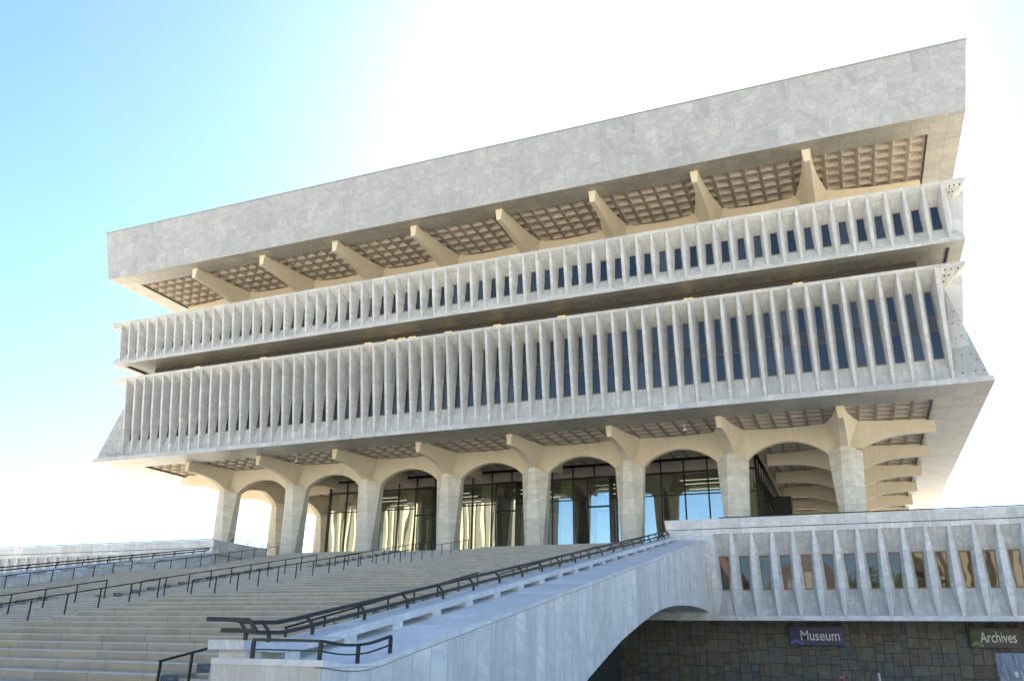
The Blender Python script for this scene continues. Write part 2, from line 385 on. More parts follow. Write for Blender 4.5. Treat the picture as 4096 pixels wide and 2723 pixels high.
# splayed corner panels of the tall tier, and the bolt holes on them
for sg in (-1, 1):
    m = MB()
    A_, B_, C_, V_ = (sg*43.62, -9.27, 16.86), (sg*44.27, -8.62, 16.86), (sg*45.80, -10.80, 16.78), (sg*44.12, -9.12, 25.05)
    m.face(A_, C_, V_); m.face(C_, B_, V_); m.face(A_, B_, C_); m.face(A_, V_, B_)
    cp = m.build('corner_panel', M['panel'], bld)
    q = MB()
    va, vc, vv = Vector(A_), Vector(C_), Vector(V_); nrm = (vc-va).cross(vv-va).normalized()
    if nrm.y > 0: nrm = -nrm
    for a, b in ((.25, .08), (.62, .07), (.86, .06), (.3, .26), (.55, .25), (.35, .45), (.16, .44), (.30, .57), (.12, .6), (.2, .72), (.7, .18)):
        if a+b > .97: continue
        c = va+(vc-va)*a+(vv-va)*b
        t1 = (vc-va).normalized()*.05; t2 = nrm.cross(t1).normalized()*.05
        q.hexa([c-t1-t2-nrm*.02, c+t1-t2-nrm*.02, c+t1+t2-nrm*.02, c-t1+t2-nrm*.02]+[c-t1-t2+nrm*.012, c+t1-t2+nrm*.012, c+t1+t2+nrm*.012, c-t1+t2+nrm*.012])
    q.build('bolt_holes', M['black'], cp)
# bolt holes under the two top lips at the corners
for (o0, z0, o1, z1, xf) in ((11.70, 33.12, 10.5, 31.87, 45.0), (10.66, 26.17, 9.2, 25.06, 43.57)):
    for sg in (-1, 1):
        for a, b in ((.12, .30), (.12, .55), (.12, .85), (.42, .35), (.42, .62), (.72, .45)):
            o = o0+(o1-o0)*a; z = z0+(z1-z0)*a; x = sg*(xf+.15+(35+o-xf-.2)*b); t = .05; k_ = (z0-z1)/(o0-o1)*t
            q = MB(); q.hexa([(x-t, -o-t, z+k_-.012), (x+t, -o-t, z+k_-.012), (x+t, -o+t, z-k_-.012), (x-t, -o+t, z-k_-.012),
                              (x-t, -o-t, z+k_+.02), (x+t, -o-t, z+k_+.02), (x+t, -o+t, z-k_+.02), (x-t, -o+t, z-k_+.02)])
            q.build('bolt_hole', M['black'], bld)

# coffers: square cells with sunk, sloping sides
def coffers(cells, z, depth, rim=.15, top=.36, dots=True):
    mb = MB(); h = S/2
    for cx, cy in cells:
        def sq(r, zz): return [(cx-r, cy-r, zz), (cx+r, cy-r, zz), (cx+r, cy+r, zz), (cx-r, cy+r, zz)]
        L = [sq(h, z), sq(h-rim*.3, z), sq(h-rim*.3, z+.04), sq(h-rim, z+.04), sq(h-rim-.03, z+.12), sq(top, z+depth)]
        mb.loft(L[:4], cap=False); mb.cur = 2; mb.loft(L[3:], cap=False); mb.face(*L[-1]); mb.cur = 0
        if dots and (round((cx-cy)/S)) % 2 == 0:
            mb.cur = 1; n = 8
            mb.loft([[(cx+.09*math.cos(a*math.tau/n), cy+.09*math.sin(a*math.tau/n), zz) for a in range(n)] for zz in (z+depth-.10, z+depth+.01)])
            mb.cur = 0
    return mb
lowc = []; G0 = -35-5*S+S/2
nx = 59
for i in range(nx):
    x = -35-5*S+S/2+i*S
    for j in range(0, 52):
        y = -5*S+S/2+j*S
        if j < 11 or abs(x) > 26.3: lowc.append((x, y))
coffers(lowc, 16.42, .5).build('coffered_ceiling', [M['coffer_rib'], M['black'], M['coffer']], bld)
upc = []
for i in range(63):
    x = -35-7*S+S/2+i*S
    for j in range(0, 30):
        y = -7*S+S/2+j*S
        if j < 8 or abs(x) > 35.1: upc.append((x, y))
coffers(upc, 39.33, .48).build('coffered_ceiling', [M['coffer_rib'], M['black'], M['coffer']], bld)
m = MB(); m.box(-43, 43, -8, YB+8, 16.95, 17.05); m.box(-46, 46, -11, YB+11, 39.9, 40.2)
m.build('roof_slab', M['dark'], bld)
# dark reveal round the coffer fields
for o, z in ((7.14, 16.27), (10.0, 39.176), (9.95, 28.2)):
    for sg in (-1, 1):
        m = MB(); m.box(sg*(35+o-.02)-.07, sg*(35+o-.02)+.07, -o+.02, YB*.9, z+.05, z+.14); m.build('reveal', M['black'], bld)

# columns: square at the foot turning into an eight-sided head
def oct_(hw, fw, z, dz=0.):     # half overall, half of flat face; z of +-x flats, z+dz of +-y flats
    return [(-fw, -hw, z+dz), (fw, -hw, z+dz), (hw, -fw, z), (hw, fw, z), (fw, hw, z+dz), (-fw, hw, z+dz), (-hw, fw, z), (-hw, -fw, z)]
def column_mesh(z0, zt, dz):
    mb = MB(); L = []
    for t in (0, .25, .5, .75, 1):
        hw = .90+(1.46-.90)*t; fw_ = .86+(.34-.86)*t**.85
        L.append(oct_(hw, fw_, z0+(zt-z0)*t, dz*t))
    mb.loft(L); return mb
# cantilever rib / arch beam sections; t runs from the column axis outwards
def beam_rings(stations):
    return [[(-wb, t, zb), (wb, t, zb), (wt, t, zt), (-wt, t, zt)] for t, zb, zt, wb, wt in stations]
def flare(t, t0, t1, w0, w1, p=2.2):
    q = max(0, min(1, (t1-t)/(t1-t0))); return w1+(w0-w1)*q**p
def rib_mesh(zs, zsoff, zend, L, wend, wcrease, wbe, ztop):
    st = []
    for i in range(15):
        t = 0 if i == 0 else 1.42+(L-1.42)*(i-1)/13
        q = max(0, (L*.93-t)/(L*.93-1.45)) if t > 1.42 else 1
        zb = zend-(zend-zs)*min(1, q)**3
        if t == 0: zb = zs-.05
        wt = flare(max(t, 1.42), 1.42, L, wcrease, wend)
        st.append((t, zb, ztop, flare(max(t, 1.42), 1.42, L, .335, wbe, 1.), wt))
    mb = MB(); mb.loft(beam_rings(st)); return mb
def arch_mesh(zs, zapex, wcrease, wmid, ztop, span=10.):
    st = []; n = 25; h = span/2-1.45
    for i in range(n):
        t = 1.42+(span-2.84)*i/(n-1); u = abs(t-span/2)/h; u = min(1, u)
        zb = zs+(zapex-zs)*(.72*(1-u*u)+.28*math.sqrt(max(0, 1-u*u)))
        dist = min(t, span-t)
        st.append((t, zb, ztop, .335, flare(dist, 1.42, span/2, wcrease, wmid, 2.4)))
    st = [(0, zs-.05, ztop, .33, wcrease)]+st+[(span, zs-.05, ztop, .33, wcrease)]
    mb = MB(); mb.loft(beam_rings(st)); return mb
def structure(z_foot, z_s, z_soff, zend, Lrib, wend, wcr, wbe, y0, apex, lower):
    dz = .5
    col = column_mesh(z_foot, z_s, dz).build('column', M['column'], bld)
    cols = [((k-3.5)*10, y0) for k in range(8)]+[(sg*35, 10.*j+(y0 if 0 else 0)) for sg in (-1, 1) for j in range(1, 7)]
    for i, (x, y) in enumerate(cols): inst(col, bld, i == 0, (x, y, 0))
    rib = rib_mesh(z_s+.42, z_soff, zend, Lrib, wend, wcr, wbe, z_soff+.2).build('rib', M['concrete'], bld, smooth=False)
    first = True
    for k in range(8):
        inst(rib, bld, first, ((k-3.5)*10, y0, 0), R(180)); first = False
        if lower: inst(rib, bld, False, ((k-3.5)*10, y0, 0), 0)
    for sg in (-1, 1):
        for j in range(0, 7):
            inst(rib, bld, False, (sg*35, 10.*j+(y0 if j == 0 else 0), 0), R(-90*sg))
            if lower and j: inst(rib, bld, False, (sg*35, 10.*j, 0), R(90*sg))
    ar = arch_mesh(z_s, apex, wcr, wcr*.62, z_soff+.2).build('arch', M['concrete'], bld)
    first = True
    for k in range(7): inst(ar, bld, first, ((k-3.5)*10, y0, 0), R(-90)); first = False
    for sg in (-1, 1):
        for j in range(6): inst(ar, bld, False, (sg*35, 10.*j, 0), 0)
structure(ZD-.05, 13.80, 16.27, 15.24, 7.65, .335, 1.45, .19, 0., 15.32, True)
structure(32.5, 36.72, 39.18, 37.95, 9.8, .40, 1.5, .235, -1.6, 38.3, False)
m = MB(); m.box(-33, 33, 6, YB-6, 32.5, 39.5); m.build('penthouse_wall', M['recess'], bld)

# glazed entrance hall under the building
XH, YH = 26.25, 8.5
hall = bld
gp = MB(); gp.box(-XH, XH, YH, YH+.04, ZD, 14.8); gp.box(-XH, -XH+.04, YH+.1, 52, ZD, 14.8); gp.box(XH-.04, XH, YH+.1, 52, ZD, 14.8)
gp.build('hall_glazing', M['hallglass'], bld)
fr = MB()
fr.box(-XH, XH, YH-.10, YH+.12, 14.72, 14.95); fr.box(-XH, XH, YH-.06, YH-.002, 12.4, 12.52); fr.box(-XH, XH, YH-.08, YH-.003, ZD, ZD+.2)
fr.box(-XH, XH, YH-.09, YH+.1, 16.12, 16.3)
for k in range(-11, 11):
    x = 1.25+2.5*k; fr.box(x-.07, x+.07, YH-.13, YH-.001, ZD+.01, 16.2)
for sg in (-1, 1):
    x = sg*XH
    fr.box(x-.13, x+.13, YH-.14, YH+.13, ZD, 16.25)
    a, b = sorted((x+sg*.002, x+sg*.11))
    for y in range(1, 18): fr.box(a, b, YH+2.5*y-.06, YH+2.5*y+.06, ZD, 16.2)
    fr.box(a, b+.001, YH+.14, 51.9, 14.72, 14.93); fr.box(a, b+.001, YH+.14, 51.9, 12.4, 12.5)
fr.build('hall_frame', M['bronze'], bld)
sp = MB(); sp.box(-XH, XH, YH-.02, YH+.08, 14.96, 16.11)
for sg in (-1, 1): sp.box(sg*(XH-.05)-.04, sg*(XH-.05)+.04, YH+.1, 52, 14.96, 16.11)
sp.build('spandrel', M['spandrel'], bld)
ic = MB(); ic.box(-.62, .62, -.62, .62, ZD, 16.0); ico = ic.build('interior_column', M['interior'], bld)
n = 0
for y in (10.2, 22., 34.):
    for k in range(6): inst(ico, bld, n == 0, (-25+10*k, y, 0)); n += 1
m = MB(); m.box(-XH+.2, XH-.2, 44, 44.3, ZD, 16); m.build('interior_wall', M['recess'], bld)
m = MB(); m.box(-XH+.1, XH-.1, YH+.2, 44, 15.2, 15.3); m.build('interior_ceiling', M['recess'], bld)
lm = MB(); lm.box(-2.2, 2.2, -.04, .04, 0, .05); lmo = lm.build('ceiling_lamp', M['lampwhite'], bld)
n = 0
for y in (10.9, 13.2, 16.5):
    for k in range(5): inst(lmo, bld, n == 0, (-20+10*k, y, 14.4)); n += 1
dr = MB()
for x0, x1 in ((-1.3, -1.16), (1.16, 1.3)): dr.box(x0, x1, -1.3, 0, ZD, 14.7)
dr.box(-1.3, 1.3, -1.3, 0, 14.4, 14.72); dr.box(-1.16, 1.16, -1.25, -1.1, ZD, ZD+.6); dr.box(-1.16, 1.16, -1.22, -1.14, 11.3, 11.5)
dro = dr.build('entrance_door', M['bronze'], bld)
dp = MB(); dp.box(-1.15, 1.15, -1.2, -1.17, ZD+.6, 14.4); dpo = dp.build('door_glass', M['hallglass'], dro)
for i, x in enumerate((-11.9, -1.4, 9.6)):
    q = dro if i == 0 else dup(dro, bld)
    q.location = (x, YH-.15, 0)
    if i:
        c = dup(dpo, q); c.matrix_parent_inverse = dpo.matrix_parent_inverse; c.location = dpo.location

# ------------------------------------------------------------------ stairs
TR, RS = 1.22, .2423
def nosings(zlow):
    """(y, z) of every big nosing from the top down, landings included"""
    out = []; y, z = -9., ZD
    for fl, n in enumerate((13, 13, 18)):
        for k in range(n): out.append((y, z)); y -= TR; z -= RS
        if fl < 2: y -= 2.4
    return out+[(y, z)]
NO = nosings(0)
st = thing('grand_staircase', 'wide granite staircase of three flights with giant seat steps climbing to the building', 'staircase', (0, -35, ZG))
def profile(lift, half):
    pts = []
    L = [(y-lift, z) for y, z in NO]
    for i, (y, z) in enumerate(L):
        if i == 0: pts.append((y+lift+.06, z))
        zn = L[i+1][1] if i+1 < len(L) else ZG
        if half and i+1 < len(L):
            land = (y-L[i+1][0]) > TR+.1
            pts += [(y, z), (y, z-RS/2), (y-TR/2, z-RS/2), (y-TR/2, zn)]
        else: pts += [(y, z), (y, zn)]
    return [p for p in pts if p[1] > ZG+.01]+[(pts[-1][0], ZG)]
def steps(x0, x1, lift, half, name, mat):
    P = profile(lift, half); mb = MB(); ch = .038
    # bevelled nosings
    Q = []
    for i, (y, z) in enumerate(P):
        nos = 0 < i < len(P)-1 and P[i-1][1] == z and P[i+1][0] == y
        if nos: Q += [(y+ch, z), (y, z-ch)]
        else: Q.append((y, z))
    mb.loft([[(x0, y, z) for y, z in Q], [(x1, y, z) for y, z in Q]], cap=False, closed=False)
    for x in (x0, x1):
        for i in range(len(Q)-1):
            if abs(Q[i][1]-Q[i+1][1]) < 1e-6: mb.face((x, Q[i][0], Q[i][1]), (x, Q[i+1][0], Q[i+1][1]), (x, Q[i+1][0], Q[i+1][1]-.7), (x, Q[i][0], Q[i][1]-.7))
    return mb.build(name, mat, st)
XS0, XS1 = -5.3, 3.5
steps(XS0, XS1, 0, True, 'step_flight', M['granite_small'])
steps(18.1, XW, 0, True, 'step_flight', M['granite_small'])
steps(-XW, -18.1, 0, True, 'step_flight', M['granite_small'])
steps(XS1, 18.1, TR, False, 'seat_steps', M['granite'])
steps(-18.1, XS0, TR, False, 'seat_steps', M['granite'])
lb = MB(); lb.box(-.30, .012, .03, .60, -RS+.02, -.03)
lbo = lb.build('step_light', M['slate'], st)
ls = MB(); ls.box(.010, .022, .22, .42, -.15, -.09); lso = ls.build('lamp_slot', plain('slot_metal', (.30, .32, .33), .5), lbo)
n = 0
for X in (XS0, 18.1):
    for y, z in NO[:-1]:
        q = lbo if n == 0 else dup(lbo, st)
        q.location = (X, y-TR, z)
        if n: c = dup(lso, q); c.matrix_parent_inverse = lso.matrix_parent_inverse; c.location = lso.location
        n += 1

def stair_z(y):
    for i, (yn, z) in enumerate(NO):
        if y >= yn: return z if i == 0 else (z if y >= yn else z)
    return NO[-1][1]
def strip_z(y):
    """height of the small steps at y"""
    if y >= NO[0][0]: return ZD
    for i in range(len(NO)-1):
        (a, z), (b, zb) = NO[i], NO[i+1]
        if b <= y < a: return z-RS/2 if y >= a-TR/2 else zb
    return ZG
# handrails: flights between landings
H = .95
def handrail(x, ya, yb, label, group):
    """ya is the lower end"""
    z = lambda y: ZD+ (y+9.)*0
    t = thing('handrail', label, 'handrail', (x, (ya+yb)/2, strip_z((ya+yb)/2)), group)
    n = max(2, round((yb-ya)/1.77)); ys = [ya+(yb-ya)*i/n for i in range(n+1)]
    m_ = RS/TR
    za, zb = strip_z(ya+.02), strip_z(yb-.02)
    top = lambda y: za+H+(zb-za)*(y-ya)/(yb-ya)
    b = MB(); b.bar([(x, ya-.03, top(ya-.03)), (x, yb+.03, top(yb+.03))], .055, .05); b.build('rail', M['black'], t)
    for i, y in enumerate(ys):
        b = MB(); b.box(x-.025, x+.025, y-.025, y+.025, strip_z(y)-.02, top(y)-.02); b.build('post', M['black'], t)
F = [(-63.0, -45.6), (-43.3, -27.4), (-25.0, -9.2)]
names = ('lowest', 'middle', 'top')
grp = 'black handrails on the stairs'
for (x, where) in ((1.75, 'right one of the two central lines'), (-1.85, 'left one of the two central lines')):
    for (a, b), nm in zip(F, names):
        handrail(x, a, b, 'slim handrail on the %s flight of the stairs, %s' % (nm, where), grp)
for (a, b), nm in zip(F, names):
    handrail(-19.7, a, b, 'slim black handrail on the %s flight beside the left marble side wall' % nm, grp)
for (a, b), nm in zip(((-62.9, -60.95), (-58.4, -45.6), F[1], F[2]), ('foot of the lowest', 'lowest', 'middle', 'top')):
    handrail(19.5, a, b, ('short black handrail at the foot of the stairs by the marble end block' if nm[0] == 'f' else
             'slim black handrail on the %s flight glimpsed behind the right marble ledge rail' % nm), grp)

# ------------------------------------------------------------------ marble side walls of the stairs
def coping_z(y):
    pts = [(-63.73, -3.40), (-63.0, -3.47), (-62.5, -3.49), (-61.9, -3.465), (-61.3, -3.37), (-60.7, -3.25)]
    if y <= -63.73: return -3.40
    if y > -60.7: return -3.25+(y+60.7)*(4.56+3.25)/(60.7-16.4)
    for (a, za), (b, zb) in zip(pts, pts[1:]):
        if a <= y <= b: return za+(zb-za)*(y-a)/(b-a)
def ledge_z(y):
    if y > -60.4: return -2.84+(y+60.4)*(4.87+2.84)/(60.4-16.4)
    pts = [(-64.2, -3.02), (-63.4, -3.055), (-62.6, -3.09), (-61.8, -3.07), (-61.0, -2.95), (-60.4, -2.84)]
    for (a, za), (b, zb) in zip(pts, pts[1:]):
        if a <= y <= b: return za+(zb-za)*(y-a)/(b-a)
    return -3.02
YS = [-63.73, -63.35, -63.0, -62.7, -62.4, -62.1, -61.8, -61.5, -61.2, -60.9, -60.6, -60.3]+[-58+2.6*i for i in range(16)]+[-16.38]
arch = [(-48.2, ZG), (-45.93, -4.2), (-43.35, -3.46), (-40.86, -2.76), (-39.5, -2.45), (-37.27, -1.97), (-35, -1.50), (-33.4, -1.22), (-31.7, -.97), (-30.03, -.78), (-27.8, -.60), (-25.65, -.48), (-23.7, -.41), (-21.8, -.375), (-19.6, -.385), (-17.45, -.44), (-16.38, -.5)]
def side_wall(sg, label):
    t = thing('stair_side_wall', label, 'wall', (sg*23.1, -40, ZG), 'marble side walls of the stairs')
    X0, X1 = sg*21.68, sg*24.5
    def az(y):
        if y <= arch[0][0]: return ZG
        for (a, za), (b, zb) in zip(arch, arch[1:]):
            if a <= y <= b: return za+(zb-za)*(y-a)/(b-a)
        return arch[-1][1]
    ys = sorted(set(YS+[a for a, _ in arch]))
    m = MB()
    xb = sg*24.47
    for a, b in zip(ys, ys[1:]):           # outer face, arch soffit, inner face
        m.face((xb, a, az(a)), (xb, b, az(b)), (xb, b, coping_z(b)-.12), (xb, a, coping_z(a)-.12))
        m.face((X0, a, az(a)), (X0, b, az(b)), (X0, b, coping_z(b)-.12), (X0, a, coping_z(a)-.12))
        m.face((xb, a, az(a)), (xb, b, az(b)), (X0, b, az(b)), (X0, a, az(a)))
    m.build('wall_face', M['cheek'], t)
    m = MB(); y = -63.70; m.face((X0, y, ZG), (xb, y, ZG), (xb, y, coping_z(y)-.11), (X0, y, coping_z(y)-.11))
    m.build('end_face', M['cheek_end'], t)
    m = MB()
    rings = []
    for y in ys:
        z = coping_z(y); rings.append([(X0, y, z-.125), (X1, y, z-.125), (X1, y, z), (X0, y, z)])
    m.loft(rings); m.build('coping', M['cheek_top'], t)
    m = MB(); m.loft([[(sg*24.3, y, coping_z(y)-.15), (sg*24.478, y, coping_z(y)-.15), (sg*24.478, y, coping_z(y)-.122), (sg*24.3, y, coping_z(y)-.122)] for y in ys])
    m.build('mortar_joint', M['mortar'], t)
    # raised ledge on blocks
    L0, L1 = sg*21.5, sg*22.45
    lys = [-63.69, -63.4, -63.0, -62.6, -62.2, -61.8, -61.4, -61.0, -60.7, -60.4]+[-58+2.6*i for i in range(16)]+[-16.38]
    m = MB(); m.loft([[(L0, y, ledge_z(y)-.20), (L1, y, ledge_z(y)-.20), (L1, y, ledge_z(y)), (L0, y, ledge_z(y))] for y in lys])
    m.build('ledge', M['cheek_top2'], t, bevel=.01)
    fb = [(-63.45, -62.95)]+[(-62.2+2.35*i, -61.8+2.35*i+.15) for i in range(20)]
    for i, (a, b) in enumerate(fb):
        if b > -16.5: break
        m = MB()
        m.loft([[(sg*21.62, y, coping_z(y)-.02), (sg*22.42 if i else sg*22.35, y, coping_z(y)-.02), (sg*22.42 if i else sg*22.35, y, ledge_z(y)-.19), (sg*21.62, y, ledge_z(y)-.19)] for y in (a, b)])
        m.build('support_block', M['wing'], t)
    return t
M['cheek_top2'] = marble('ledge_marble', (.78, .78, .77), (.53, .54, .56), 60., 2.35, 30, .6, .5, .08, .8)
side_wall(1, 'marble side wall right of the stairs with a raised ledge and an arch cut under it')
side_wall(-1, 'marble side wall at the far left of the stairs with a raised ledge on blocks')
# rails on the ledges
def ledge_rail(sg, label):
    t = thing('ledge_railing', label, 'railing', (sg*21.9, -40, ledge_z(-40)), 'black double rails on the marble ledges')
    xl, xu, zl, zu = sg*21.95, sg*21.74, .215, .43
    ys = [-63.05, -62.25]+[-60.6+2.34*i for i in range(19)]
    ys = [y for y in ys if y < -17]+[-17.05]
    path = [-63.4, -63.0, -62.6, -62.2, -61.8, -61.4, -61.0, -60.5, -59.8, -58, -50, -40, -30, -20, -16.7]
    lo = [(xl, y, ledge_z(y)+zl) for y in path]; hi = [(xu, y, ledge_z(y)+zu) for y in path]
    # hairpin at the foot
    lo = [(sg*22.62, -63.55, -2.86), (sg*22.35, -63.75, -2.86), (sg*22.1, -63.95, -2.86), (sg*22.0, -63.7, -2.85)]+lo
    hi = [(sg*22.42, -63.55, -2.64), (sg*22.1, -63.8, -2.64), (sg*21.82, -64.05, -2.64), (sg*21.78, -63.75, -2.63)]+hi
    b = MB(); b.bar(lo, .085, .085); b.build('lower_rail', M['rail'], t)
    b = MB(); b.bar(hi, .09, .09); b.build('upper_rail', M['rail'], t)
    b = MB(); b.bar([(sg*22.62, -63.55, -2.86), (sg*22.42, -63.55, -2.64)], .07, .06, (0, 1, 0)); b.build('end_bar', M['rail'], t)
    b = MB(); b.bar([(xl, -16.7, ledge_z(-16.7)+zl), (xu, -16.7, ledge_z(-16.7)+zu)], .07, .06, (0, 1, 0)); b.build('end_bar', M['rail'], t)
    for y in ys:
        z = ledge_z(y)
        b = MB(); b.box(xl-.035, xl+.035, y-.035, y+.035, z-.02, z+zl-.02); b.build('post', M['rail'], t)
        b = MB(); b.bar([(xl, y, z+zl), (xu, y, z+zu)], .06, .06, (0, 1, 0)); b.build('arm', M['rail'], t)
ledge_rail(1, 'dark double rail with slanted arms along the right marble ledge, hooked at its foot')
ledge_rail(-1, 'dark double rail with slanted arms along the far left marble ledge')
# low guard rail on the near end of the right side wall
t = thing('guard_rail', 'low dark guard rail bending round the near corner of the right side wall', 'railing', (23.5, -63, -3.4))
ys = [-63.58, -63.3, -63.0, -62.6, -62.2, -61.8, -61.4, -61.0, -60.8]
gt = lambda y: coping_z(y)+.375
b = MB(); b.bar([(22.62, -63.58, -3.03)]+[(24.3, y, gt(y)) for y in ys], .07, .055); b.build('top_rail', M['rail'], t)
b = MB(); b.bar([(22.62, -63.58, -3.22)]+[(24.3, y, gt(y)-.19) for y in ys], .04, .03); b.build('mid_rail', M['rail'], t)
for x, y in ((22.62, -63.58), (24.3, -63.58), (24.3, -62.16), (24.3, -60.8)):
    b = MB(); b.box(x-.038, x+.038, y-.03, y+.03, coping_z(y)-.01, gt(y)-.02 if x > 23 else -3.05); b.build('post', M['rail'], t)

# ------------------------------------------------------------------ terrace wings either side of the stairs
YF = -16.33
def wing(sg, xa, xb, label, nfin):
    t = thing('terrace_wing', label, 'building', (sg*(xa+xb)/2, -14, ZG), 'marble terrace wings beside the stairs')
    f = lambda x: sg*x
    def slab(name, x0, x1, y0, y1, z0, z1, mat, bevel=0.):
        a, b = sorted((f(x0), f(x1))); m = MB(); m.box(a, b, y0, y1, z0, z1); return m.build(name, mat, t, bevel)
    # canted parapet band, turning the corner along the stairs
    def band(z0, z1, d0, d1, mat, name):
        m = MB(); th = .35
        for zz in (0,):
            pts = lambda d: [(f(xb), YF-d), (f(XW-d), YF-d), (f(XW-d), -8.5), (f(XW+th), -8.5), (f(XW+th), YF+th), (f(xb), YF+th)]
            m.loft([[(x, y, z0) for x, y in pts(d0)], [(x, y, z1) for x, y in pts(d1)]])
        m.build(name, mat, t)
    band(5.385, 6.08, .0, .10, M['wing'], 'parapet')
    band(5.33, 5.386, -.07, -.07, M['recess'], 'shadow_gap')
    m = MB()                                          # beam over the windows, wall by the stairs
    a, b = sorted((f(24.95), f(xb))); m.box(a, b, YF, YF+.5, 4.97, 5.331)
    a, b = sorted((f(XW), f(24.96))); m.box(a, b, YF-.004, YF+.5, -.73, 5.331)
    a, b = sorted((f(XW), f(XW+.4))); m.box(a, b, YF+.51, -8.5, -1.05, 5.331)
    a, b = sorted((f(XW), f(xb))); m.box(a, b, YF-.01, YF+.5, -1.05, -.731)
    a, b = sorted((f(14.), f(XW-.002))); m.box(a, b, YF-.01, YF+.5, -1.05, 2.2)
    m.build('wall', M['wing'], t)
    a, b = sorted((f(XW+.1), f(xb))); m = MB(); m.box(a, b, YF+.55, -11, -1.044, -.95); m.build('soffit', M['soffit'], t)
    # recessed panels above and below the windows
    m = MB(); x0, x1 = f(24.97), f(xb)
    YG = -15.8
    m.face((x0, YF+.10, 4.985), (x1, YF+.10, 4.985), (x1, YG, 3.42), (x0, YG, 3.42))
    m.face((x0, YG, 1.05), (x1, YG, 1.05), (x1, YF+.07, -.745), (x0, YF+.07, -.745))
    m.build('recess_panel', M['wing_panel'], t)
    fm = fin_mesh([(-.735, YF-.03, YF+.02, .10, .11), (.2, YF-.05, YF+.30, .155, .34), (1.05, YF-.06, YG+.08, .19, .49), (2.2, YF-.06, YG+.08, .19, .435), (3.42, YF-.055, YG+.08, .17, .385), (4.2, YF-.04, YF+.30, .135, .24), (4.975, YF-.012, YF+.05, .10, .115)])
    fo = fm.build('fin', M['fin_wing'], t, bevel=.01)
    p = MB(); p.box(-.50, .50, YG+.02, YG+.06, 1.0, 3.46); po = p.build('window', M['wingglass'], t)
    q = MB()
    for z in (1.06, 3.37): q.box(-.36, .36, YG-.02, YG+.018, z-.045, z+.045)
    for s2 in (-1, 1): q.hexa([(s2*.235-.03, YG-.018, 1.1), (s2*.235+.03, YG-.018, 1.1), (s2*.235+.03, YG+.017, 1.1), (s2*.235-.03, YG+.017, 1.1),
                               (s2*.335-.03, YG-.018, 3.33), (s2*.335+.03, YG-.018, 3.33), (s2*.335+.03, YG+.017, 3.33), (s2*.335-.03, YG+.017, 3.33)])
    qo = q.build('window_frame', M['brass'], po)
    for i in range(nfin):
        inst(fo, t, i == 0, (f(26.4286-S+S*i), 0, 0))
        w_ = po if i == 0 else dup(po, t); w_.location = (f(25.714+S*i), 0, 0)
        if i: c = dup(qo, w_); c.matrix_parent_inverse = qo.matrix_parent_inverse; c.location = qo.location
    m = MB(); a, b = sorted((f(25), f(xb))); m.box(a, b, YG+.1, YG+.4, .4, 4.2); m.build('wall_core', M['dark'], t)
    return t
M['wing_panel'] = marble('wing_panel_marble', (.62, .585, .52), (.38, .375, .36), S, 20., 500.5*S-500*S+S*.5, 10, .5, .08, .6, bo=0.)
M['fin_wing'] = marble('wing_fin_marble', (.82, .78, .71), (.53, .525, .51), 40., 2.36, 20.1, -1.06+2.36, .45, .07, .6)
wing(1, XW, 90., 'marble terrace wing right of the stairs with bronze framed windows between tapered fins', 38)
wing(-1, XW, 110., 'marble terrace wing at the far left beyond the stairs', 38)
# thin black rails along the parapets
def para_rail(pts, label):
    t = thing('parapet_rail', label, 'railing', pts[0], 'thin black rails on the parapets')
    b = MB(); b.bar([(x, y, z+.10) for x, y, z in pts]  , .08, .07); b.build('rail', M['black'], t)
    for (x0, y0, z0), (x1, y1, z1) in zip(pts, pts[1:]):
        n = max(1, round(math.hypot(x1-x0, y1-y0)/2.9))
        for i in range(n+1):
            q = i/n; x, y = x0+(x1-x0)*q, y0+(y1-y0)*q
            b = MB(); b.box(x-.022, x+.022, y-.022, y+.022, z0-.02, z0+.09); b.build('post', M['black'], t)
para_rail([(25.6, -16.1, 6.08), (88, -16.1, 6.08)], 'thin black rail on top of the right terrace parapet')
para_rail([(-21.9, -16.2, 6.08), (-100, -16.2, 6.08)], 'thin black rail on top of the far left terrace parapet')
t = thing('parapet_rail', 'black double rail with slanted arms where the left parapet turns toward the columns', 'railing', (-21.95, -12, 6.08), 'thin black rails on the parapets')
b = MB(); b.bar([(-21.95, -13.6, 6.28), (-21.95, -8.6, 6.28)], .06, .05); b.build('lower_rail', M['black'], t)
b = MB(); b.bar([(-21.80, -13.6, 6.50), (-21.80, -7.9, 6.50)], .06, .05); b.build('upper_rail', M['black'], t)
for y in (-13.6, -11.2, -8.8):
    b = MB(); b.bar([(-21.95, y, 6.06), (-21.95, y, 6.28), (-21.80, y, 6.50)], .055, .055, (0, 1, 0)); b.build('post', M['black'], t)

# ------------------------------------------------------------------ rubble stone wall under the right wing
def stone_mat():
    k = NT('wall_stone'); P, u, v, p = k.uv()
    at = k.n('Attribute', attribute_name='tone', attribute_type='GEOMETRY')
    n = k.n('TexNoise', i_Vector=P, i_Scale=2.2, i_Detail=7., i_Roughness=.65, i_Distortion=.6)
    n2 = k.n('TexNoise', i_Vector=P, i_Scale=14., i_Detail=5., i_Roughness=.7)
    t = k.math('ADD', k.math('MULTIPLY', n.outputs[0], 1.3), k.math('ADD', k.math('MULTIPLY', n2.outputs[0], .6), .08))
    col = k.mix(1., at.outputs[0], k.n('CombineColor', i_0=t, i_1=t, i_2=t).outputs[0], blend='MULTIPLY')
    k.put(k.b.inputs['Base Color'], col); k.b.inputs['Roughness'].default_value = .85
    k.put(k.b.inputs['Normal'], k.n('Bump', i_Strength=.6, i_Distance=.05, i_Height=k.math('ADD', n.outputs[0], k.math('MULTIPLY', n2.outputs[0], .3))).outputs[0])
    return k.m
